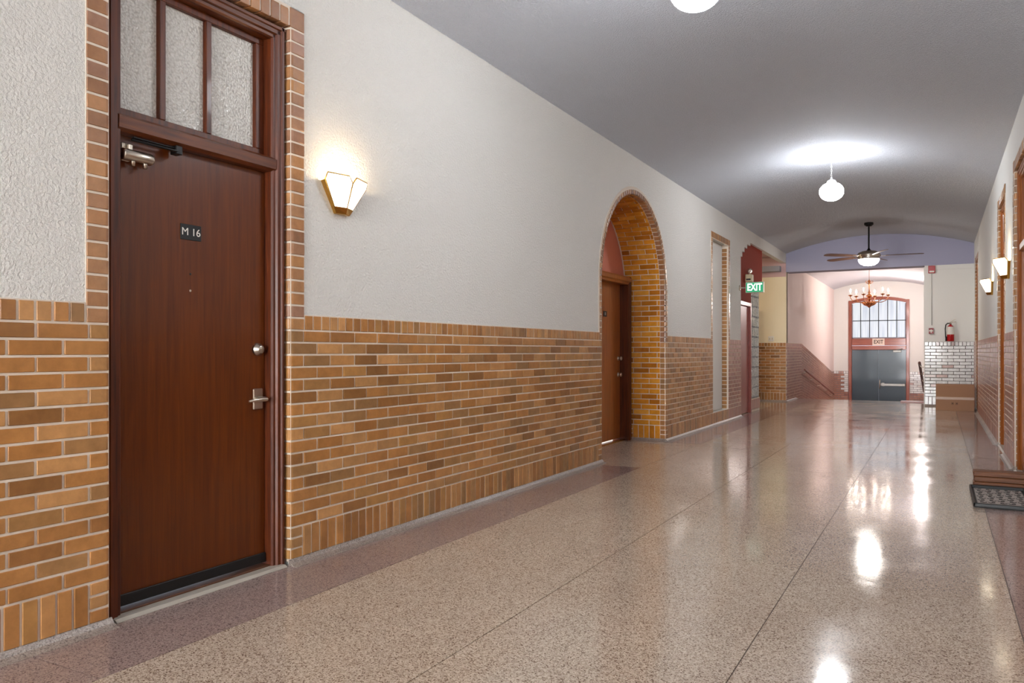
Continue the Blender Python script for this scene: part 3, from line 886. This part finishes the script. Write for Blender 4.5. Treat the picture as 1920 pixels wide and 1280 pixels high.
# wall outlet on cream wall
sw = thing('wall_switch', 'small ivory double switch plate on the cream wall', 'switch', (-3.38, YB, 1.44))
b = B(); b.bbox(-.06, .06, -.008, 0, -.06, .06, .003); b.obj('plate', 'label', sw)
for x in (-.028, .028): B().bbox(x - .01, x + .01, -.014, -.008, -.02, .02, .002).obj('toggle', 'beige', sw)

# ------------------------------------------------------------------ stub wall: strobe, pull station, extinguisher, box
st = thing('fire_alarm_strobe', 'red square fire alarm strobe high on the end wall', 'fire alarm', (-.118, YB, 2.87))
b = B(); b.bbox(-.065, .065, -.06, -.013, -.08, .08, .008); b.obj('housing', 'red', st)
b = B(); b.bbox(-.045, .045, -.075, -.06, -.065, -.03, .004); b.obj('lens', 'label', st, label='clear strobe lens')
b = B(); b.tube([(0, -.008, -.08), (0, -.008, -1.17)], .006, 8); b.obj('conduit', 'steel', st)
ps = thing('fire_pull_station', 'small red and white fire alarm pull station below the strobe', 'fire alarm', (-.128, YB, 1.58))
b = B(); b.bbox(-.045, .045, -.045, 0, -.06, .06, .006); hb = b.obj('housing', 'darkred', ps)
b = B(); b.bbox(-.04, .04, -.052, -.045, -.012, .015, .003); b.bbox(-.01, .01, -.056, -.045, -.04, .03, .003); b.obj('pull_handle', 'label', ps, label='white T-shaped handle')
fe = thing('fire_extinguisher', 'red fire extinguisher with black hose and white label on the end wall', 'fire extinguisher', (.225, YB - .085, 1.36))
b = B(); b.lathe([(0, 0), (.06, 0), (.068, .01), (.068, .27), (.06, .3), (.04, .325), (.022, .335), (.02, .35), (0, .35)], 24); b.obj('cylinder', 'red', fe)
b = B(); b.lathe([(.0695, .14), (.0695, .3)], 24); b.obj('label_wrap', 'label', fe, label='white instruction label')
b = B(); b.lathe([(0, .35), (.02, .35), (.02, .385), (0, .385)], 12); b.tube([(0, 0, .38), (.05, -.0, .40), (.1, 0, .405)], .008, 8); b.tube([(-.02, 0, .39), (.03, 0, .43), (.09, 0, .46)], .008, 8)
b.lathe([(0, -.01), (.018, -.01), (.018, .01), (0, .01)], 12, (0, -.03, .37), 'y'); b.obj('valve_handle', 'nickel', fe, label='silver squeeze handle')
b = B(); b.tube([(-.01, 0, .37), (-.05, 0, .375), (-.085, 0, .34), (-.095, -.01, .26), (-.09, -.02, .1), (-.08, -.02, .02)], .011, 8); b.tube([(-.08, -.02, .1), (-.08, -.02, .0)], .016, 8); b.obj('hose', 'black', fe)
b = B(); b.bbox(-.02, .02, .068, .085, .2, .34, .002); b.obj('wall_bracket', 'steel', fe)
bx = thing('cardboard_box', 'closed brown cardboard box with a tape band on the floor below the extinguisher', 'box', (.285, 17.58, 0))
b = B(); b.bbox(-.325, .325, -.28, .28, 0, .5, .004); b.obj('carton', 'cardboard', bx)
b = B(); b.box(-.323, .323, -.2815, -.28, .215, .265); b.obj('tape', 'tape', bx, label='paler tape strip')
b = B(); b.box(-.325, .325, -.006, .006, .5, .5012); b.obj('flap_seam', 'ink', bx)
for x in (-.04, .03):
    b = B(); b.box(x - .018, x + .018, -.2816, -.28, .12, .124); b.box(x - .018, x + .018, -.2816, -.28, .156, .16); b.box(x - .018, x - .014, -.2816, -.28, .124, .156); b.box(x + .014, x + .018, -.2816, -.28, .124, .156)
    b.box(x - .008, x + .008, -.2816, -.28, .132, .148); b.obj('handling_mark', 'ink', bx)

# ------------------------------------------------------------------ lobby: exit doors, window, sign
r = put('door_7', None, kind='structure', label='pair of slate blue exit doors in a mahogany frame', mtx=Matrix.Translation((0, 27.9, 0)))
fw = .1
for x in (EX0, EX1 - fw):
    b = B(); b.bbox(x, x + fw, -.03, .15, -.86, 2.82, .01); b.obj('door_post', 'mahog', r)
b = B()
for i in range(16):
    x0 = EX0 + (EX1 - EX0) * i / 16; x1 = EX0 + (EX1 - EX0) * (i + 1) / 16
    b.prism([(x0, headz(x0, -.1)), (x1, headz(x1, -.1)), (x1, headz(x1)), (x0, headz(x0))], -.035, .15, 'y')
b.obj('arched_head', 'mahog_h', r)
b = B(); b.bbox(EX0 + fw, EX1 - fw, -.03, .15, 1.34, 1.57, .012); b.bbox(EX0 + fw, EX1 - fw, -.045, .15, 1.2, 1.335, .012)
b.obj('transom_bar', 'mahog_h', r)
for i, (x0, x1) in enumerate(((EX0 + fw, ex - .004), (ex + .004, EX1 - fw))):
    b = B(); b.bbox(x0, x1, .03, .08, -.85, 1.2, .004); lf = b.obj('door_leaf', 'teal', r)
    if i == 0:
        B().bbox(ex - .03, ex + .004, .018, .03, -.85, 1.2, .003).obj('astragal', 'teal', lf)
    else:
        b = B(); b.bbox(x0 + .06, x1 - .02, -.04, -.01, .03, .11, .008); b.bbox(x0 + .08, x0 + .17, -.05, .03, .02, .13, .006); b.bbox(x1 - .1, x1 - .03, -.05, .03, .03, .11, .006)
        b.obj('panic_bar', 'steel', lf, label='steel push bar')
        b = B(); b.tube([(x0 + .035, .0, -.06), (x0 + .035, -.05, -.02), (x0 + .035, -.05, .18), (x0 + .035, 0, .22)], .014, 8); b.obj('pull_handle', 'nickel', lf)
        b = B(); b.bbox(x0 + .42, x0 + .66, -.04, .03, 1.12, 1.19, .01); b.tube([(x0 + .5, -.03, 1.19), (x0 + .62, -.12, 1.22), (x0 + .7, -.03, 1.24)], .01, 8); b.obj('door_closer', 'steel', lf)
wn = put('window_1', None, kind='structure', label='arched six-light window over the exit doors', mtx=Matrix.Translation((0, 27.9, 0)))
wx0, wx1, wz0 = EX0 + fw, EX1 - fw, 1.57
b = B(); b.bbox(wx0, wx1, .02, .06, wz0, wz0 + .04, .004); b.bbox(wx0, wx0 + .035, .02, .06, wz0, 2.7, .004); b.bbox(wx1 - .035, wx1, .02, .06, wz0, 2.7, .004)
b.obj('window_or_fill_frame', 'greysoffit', wn)
for i in range(1, 6):
    x = wx0 + (wx1 - wx0) * i / 6; B().box(x - .011, x + .011, .02, .055, wz0 + .03, headz(x, -.08)).obj('glazing_bar', 'blackmetal', wn)
B().box(wx0, wx1, .02, .05, 2.14, 2.165).obj('glazing_bar', 'blackmetal', wn)
for i in range(6):
    x0 = wx0 + (wx1 - wx0) * i / 6; x1 = wx0 + (wx1 - wx0) * (i + 1) / 6
    B().box(x0, x1, .045, .05, wz0, 2.15).obj('glass_pane', 'daypane', wn)
    B().prism([(x0, 2.155), (x1, 2.155), (x1, headz(x1, -.09)), (x0, headz(x0, -.09))], .045, .05, 'y').obj('glass_pane', 'daypane', wn)
sg = thing('exit_door_sign', 'plain beige EXIT sign with dark letters on the bar above the exit doors', 'sign', (ex, 27.865, 1.455))
b = B(); b.bbox(-.18, .18, -.012, 0, -.11, .11, .003); p = b.obj('sign_board', 'signface', sg)
text('exit_letters', 'EXIT', .17, 'ink', p, (0, -.0135, 0), (PI / 2, 0, 0), .0006, .8, .003)
# handrails
hr = thing('handrail', 'thin dark handrail on brackets sloping down the left lobby wall', 'handrail', (XL + .1, 20.7, .69))
sl = -.146
b = B(); b.tube([(0, 0, 0), (0, 6.3, 6.3 * sl)], .024, 10); b.obj('rail', 'mahog', hr)
for k in range(5):
    y = .15 + k * 1.45; B().tube([(0, y, y * sl - .01), (-.02, y, y * sl - .07), (-.09, y, y * sl - .08)], .009, 6).obj('bracket', 'nickel', hr)
hr2 = thing('handrail', 'dark wooden handrail seen end-on at the right edge of the lobby', 'handrail', (-.36, 19.3, .9))
b = B(); b.tube([(0, 0, 0), (0, 6.3, 6.3 * sl)], .03, 10); b.obj('rail', 'frame', hr2)
for k in range(5):
    y = .15 + k * 1.45; B().tube([(0, y, y * sl - .01), (.02, y, y * sl - .07), (.09, y, y * sl - .08)], .009, 6).obj('bracket', 'nickel', hr2)
hr2['label'] = 'dark wooden handrail along the right side of the lobby ramp'


# ------------------------------------------------------------------ sconces
def sconce(out=.05, ridge=.105):
    t = thing('wall_sconce', 'x', 'wall lamp')
    # local: x along the wall, -y outwards
    H0, H1 = -.1, .105
    tp = [(-.18, 0), (-.2, -out), (0, -ridge), (.2, -out), (.18, 0)]        # top outline
    bt = [(-.05, 0), (-.055, -.02), (0, -ridge * .38), (.055, -.02), (.05, 0)]
    def P(i, f): return Vector((bt[i][0] + (tp[i][0] - bt[i][0]) * f, bt[i][1] + (tp[i][1] - bt[i][1]) * f, H0 + (H1 - H0) * f))
    def slab(b, pts, th=.004):
        n = (pts[1] - pts[0]).cross(pts[2] - pts[0]).normalized() * th; k = len(pts)
        b.add(list(pts) + [p + n for p in pts], [tuple(range(k)), tuple(range(2 * k - 1, k - 1, -1))] + [(i, (i + 1) % k, k + (i + 1) % k, k + i) for i in range(k)])
    def Q(i, j, u, f): return P(i, f).lerp(P(j, f), u)
    for i, j in ((1, 2), (2, 3)):
        b = B(); slab(b, [Q(i, j, .03, .17), Q(i, j, .97, .17), Q(i, j, .97, .84), Q(i, j, .84, 1), Q(i, j, .16, 1), Q(i, j, .03, .84)])
        b.obj('shade_panel', 'shade', t, label='glowing white glass panel')
        b = B()
        seq = [Q(i, j, 0, 0), Q(i, j, 0, .83), Q(i, j, .16, 1.01), Q(i, j, .84, 1.01), Q(i, j, 1, .83), Q(i, j, 1, 0)]
        b.tube(seq, .0052, 6); b.tube([Q(i, j, 0, .16), Q(i, j, 1, .16)], .004, 6)
        b.obj('edge_trim', 'brass', t)
        b = B(); slab(b, [Q(i, j, 0, 0), Q(i, j, 1, 0), Q(i, j, 1, .17), Q(i, j, 0, .17)], .005); b.obj('brass_tip', 'brass', t)
    b = B()
    slab(b, [P(0, 0), P(1, 0), P(1, .83), P(0, .83)], .004); slab(b, [P(3, 0), P(4, 0), P(4, .83), P(3, .83)], .004); slab(b, [P(0, 0), P(4, 0), P(3, 0), P(2, 0), P(1, 0)], .004)
    b.prism([(p[0], p[1]) for p in ((-.05, H0), (.05, H0), (.15, H1 - .03), (-.15, H1 - .03))], -.004, 0, 'y')
    b.obj('back_plate', 'brass', t)
    return t


s0 = sconce(); s1 = sconce(.025, .165)
SC = [(XL, 3.485, 2.045, PI / 2, 'brass-edged fan-shaped wall sconce glowing beside the near left door'),
      (XR, 9.6, 2.01, -PI / 2, 'nearer of the two fan-shaped sconces on the right wall'),
      (XR, 12.4, 2.02, -PI / 2, 'farther and lower-looking fan-shaped sconce on the right wall')]
for i, (x, y, z, a, lab) in enumerate(SC):
    o = (s0, s1, None)[i] or copy_tree(s1)
    o.location = (x, y, z); o.rotation_euler = (0, 0, a); o['label'] = lab; o['group'] = 'fan-shaped wall sconces'
    s_ = 1 if a > 0 else -1
    lamp('sconce_bulb', 'POINT', (x + s_ * .07, y, z + .085), SCONCE_W, (1, .8, .52), .025)


# ------------------------------------------------------------------ pendants
def pendant(y, label):
    t = thing('pendant_light', label, 'pendant light', (CX, y, CEIL + RISE), group='white globe pendants on the vault')
    b = B(); b.lathe([(0, 0), (.075, 0), (.08, -.008), (.06, -.02), (.02, -.028), (0, -.03)], 28); b.obj('canopy', 'white', t)
    b = B(); z = -.025; k = 0
    while z > -.31:
        pts = [(.009 * math.cos(a) if k % 2 else 0, 0 if k % 2 else .009 * math.cos(a), z - .014 + .018 * math.sin(a)) for a in [2 * PI * i / 10 for i in range(11)]]
        b.tube(pts, .0025, 5); z -= .026; k += 1
    b.obj('chain', 'chain', t)
    b = B(); b.lathe([(0, -.3), (.012, -.3), (.016, -.33), (.05, -.345), (.058, -.365), (.058, -.385), (0, -.385)], 24); b.obj('fitter', 'chain', t)
    g = [(.05, -.375)] + [(.148 * math.sin(a) ** .92 if math.sin(a) > 0 else 0, -.49 + .118 * math.cos(a)) for a in [.42 + (PI - .42) * i / 14 for i in range(15)]]
    g[-1] = (0, g[-1][1])
    b = B(); b.lathe(g, 32); b.obj('globe', 'globe', t, label='glowing white opal glass globe')


pendant(4.35, 'glowing white globe pendant cut off by the top edge of the picture')
pendant(10.72, 'glowing white globe pendant hanging midway along the vault')
pendant(-2.0, 'added unseen globe pendant behind the viewpoint')  # extra globe added out of view for more light
# ceiling fan
fn = thing('ceiling_fan', 'ceiling fan with black downrod, nickel housing and lit bowl at the corridor end', 'ceiling fan', (CX, 16.84, CEIL + RISE))
b = B(); b.lathe([(0, 0), (.085, 0), (.085, -.04), (.05, -.07), (.015, -.075), (0, -.075)], 24); b.obj('canopy', 'blackmetal', fn)
b = B(); b.tube([(0, 0, -.06), (0, 0, -.56)], .016, 12); b.lathe([(.016, -.5), (.03, -.53), (.07, -.565), (0, -.565)], 20); b.obj('downrod', 'blackmetal', fn)
b = B(); b.lathe([(0, -.56), (.12, -.56), (.19, -.59), (.215, -.63), (.215, -.66), (.19, -.69), (.2, -.7), (.2, -.72), (0, -.72)], 36); b.obj('motor_housing', 'nickel', fn)
b = B(); b.lathe([(.19, -.72), (.186, -.76), (.15, -.81), (.09, -.84), (0, -.85)], 32); b.obj('light_bowl', 'fanbowl', fn, label='glowing frosted bowl')
for k in range(5):
    a = 2 * PI * k / 5 + .06
    T = Matrix.Translation((0, 0, -.655)) @ Matrix.Rotation(a, 4, 'Z') @ Matrix.Rotation(.2, 4, 'X')
    b = B(); b.prism([(.3, -.05), (.5, -.068), (.88, -.075), (.95, -.05), (.965, 0), (.95, .05), (.88, .075), (.5, .068), (.3, .05)], -.004, .004, 'z')
    bl = b.obj('fan_blade', 'fanblade', fn, mtx=T)
    B().bbox(.19, .36, -.022, .022, -.01, -.004, .002).obj('blade_iron', 'nickel', bl)
# chandelier
ch = thing('chandelier', 'copper-toned chandelier with curved arms and candle bulbs hanging in the lobby', 'chandelier', (-1.65, 23.3, 3.42))
b = B(); b.lathe([(0, 0), (.07, 0), (.06, -.02), (.02, -.04)], 20); b.tube([(0, 0, -.03), (0, 0, -.36)], .006, 6)
b.obj('chain', 'antique', ch)
b = B(); b.lathe([(.0, -.3), (.012, -.32), (.045, -.36), (.015, -.42), (.012, -.58), (.02, -.64), (.035, -.66), (.02, -.7), (.07, -.74), (.09, -.76), (.05, -.79), (.03, -.82), (.03, -.9), (.0, -.92)], 20); b.obj('column', 'antique', ch)
b = B(); vs = []
prof = [(.03, -.9), (.12, -.915), (.17, -.93), (.165, -.965), (.12, -1.01), (.05, -1.04), (.02, -1.07), (0, -1.085)]
seg = 48
for k in range(seg):
    a = 2 * PI * k / seg; q = 1 + (.08 if k % 4 < 2 else -.04)
    for r_, z in prof: vs.append((r_ * q * math.cos(a), r_ * q * math.sin(a), z))
n = len(prof); b.add(vs, [(k * n + i, ((k + 1) % seg) * n + i, ((k + 1) % seg) * n + i + 1, k * n + i + 1) for k in range(seg) for i in range(n - 1)], True)
b.obj('gadroon_bowl', 'antique', ch, label='fluted copper bowl')
for k in range(6):
    a = 2 * PI * k / 6 + .3; ca, sa = math.cos(a), math.sin(a)
    pts = [(.03, -.84), (.1, -.9), (.2, -.93), (.32, -.93), (.43, -.88), (.48, -.8), (.48, -.76)]
    b = B(); b.tube([(r_ * ca, r_ * sa, z) for r_, z in pts], .01, 8)
    arm = b.obj('arm', 'antique', ch)
    B().tube([(r_ * ca, r_ * sa, z) for r_, z in ((.008, -.44), (.08, -.4), (.1, -.36), (.08, -.34))], .006, 6).obj('upper_scroll', 'antique', ch)
    b = B(); b.lathe([(.01, -.77), (.05, -.745), (.06, -.73), (.02, -.735), (.016, -.72)], 16, (.48 * ca, .48 * sa, 0)); b.obj('drip_cup', 'antique', arm)
    b = B(); b.lathe([(.014, -.73), (.014, -.65), (0, -.65)], 12, (.48 * ca, .48 * sa, 0)); b.obj('candle_sleeve', 'label', arm)
    b = B(); b.lathe([(.006, -.65), (.016, -.63), (.014, -.6), (.004, -.565), (0, -.56)], 12, (.48 * ca, .48 * sa, 0)); b.obj('bulb', 'candle', arm)
lw = thing('added_lobby_light', 'added unseen fill light on the right side of the lobby', 'wall lamp', (-.27, 25.2, 2.7))  # added lamp out of view, brightens the lobby and casts the chandelier's shadow
b = B(); b.bbox(-.03, 0, -.05, .05, -.08, .08, .006); b.obj('back_plate', 'brass', lw)
lamp('lobby_fill', 'POINT', (-.42, 25.2, 2.7), LOBBY_W, (1, .88, .85), .03)

# ------------------------------------------------------------------ boards and boot tray at the right
for k, (x0, z0, z1, dy) in enumerate(((.262, .0, .045, 0), (.268, .047, .09, .006), (.262, .092, .135, -.004))):
    o = thing('wooden_board', ('bottom', 'middle', 'top')[k] + ' board of the stack of dark brown boards beside the boot tray', 'board', (x0, 7.67 + dy, z0), group='stacked brown boards')
    b = B(); b.bbox(0, .86, 0, .16, 0, z1 - z0, .006); q = b.obj('plank', 'boards', o)
    B().bbox(.0, .86, -.0035, 0, .014, .02, .001).obj('groove_bead', 'boards', q)
ty = thing('boot_tray', 'black rectangular boot tray with a patterned grey rubber inlay on the floor at right', 'boot tray', (.4, 7.13, 0))
b = B(); hw, hd = .195, .46
b.bbox(-hw, hw, -hd, hd, 0, .008, .003)
for x in (-hw, hw - .014): b.bbox(x, x + .014, -hd, hd, .006, .034, .004)
for y in (-hd, hd - .014): b.bbox(-hw, hw, y, y + .014, .006, .034, .004)
b.obj('tray', 'black', ty)
b = B(); b.bbox(-hw + .03, hw - .03, -hd + .05, hd - .05, .008, .013, .002); il = b.obj('rubber_inlay', 'rubber', ty)
b = B()
for i in range(5):
    for j in range(9):
        cx_, cy_ = -.13 + i * .065, -.36 + j * .09
        sg_ = 1 if (i + j) % 2 else -1
        pts = [(cx_ + (.006 + .0035 * k) * math.cos(k * .75) * sg_ * .8, cy_ + (.006 + .0035 * k) * math.sin(k * .75) * .9, .0145) for k in range(10)]
        b.tube(pts, .002, 4)
b.obj('scroll_relief', 'black', il, kind='stuff')
ty.location.x = .425
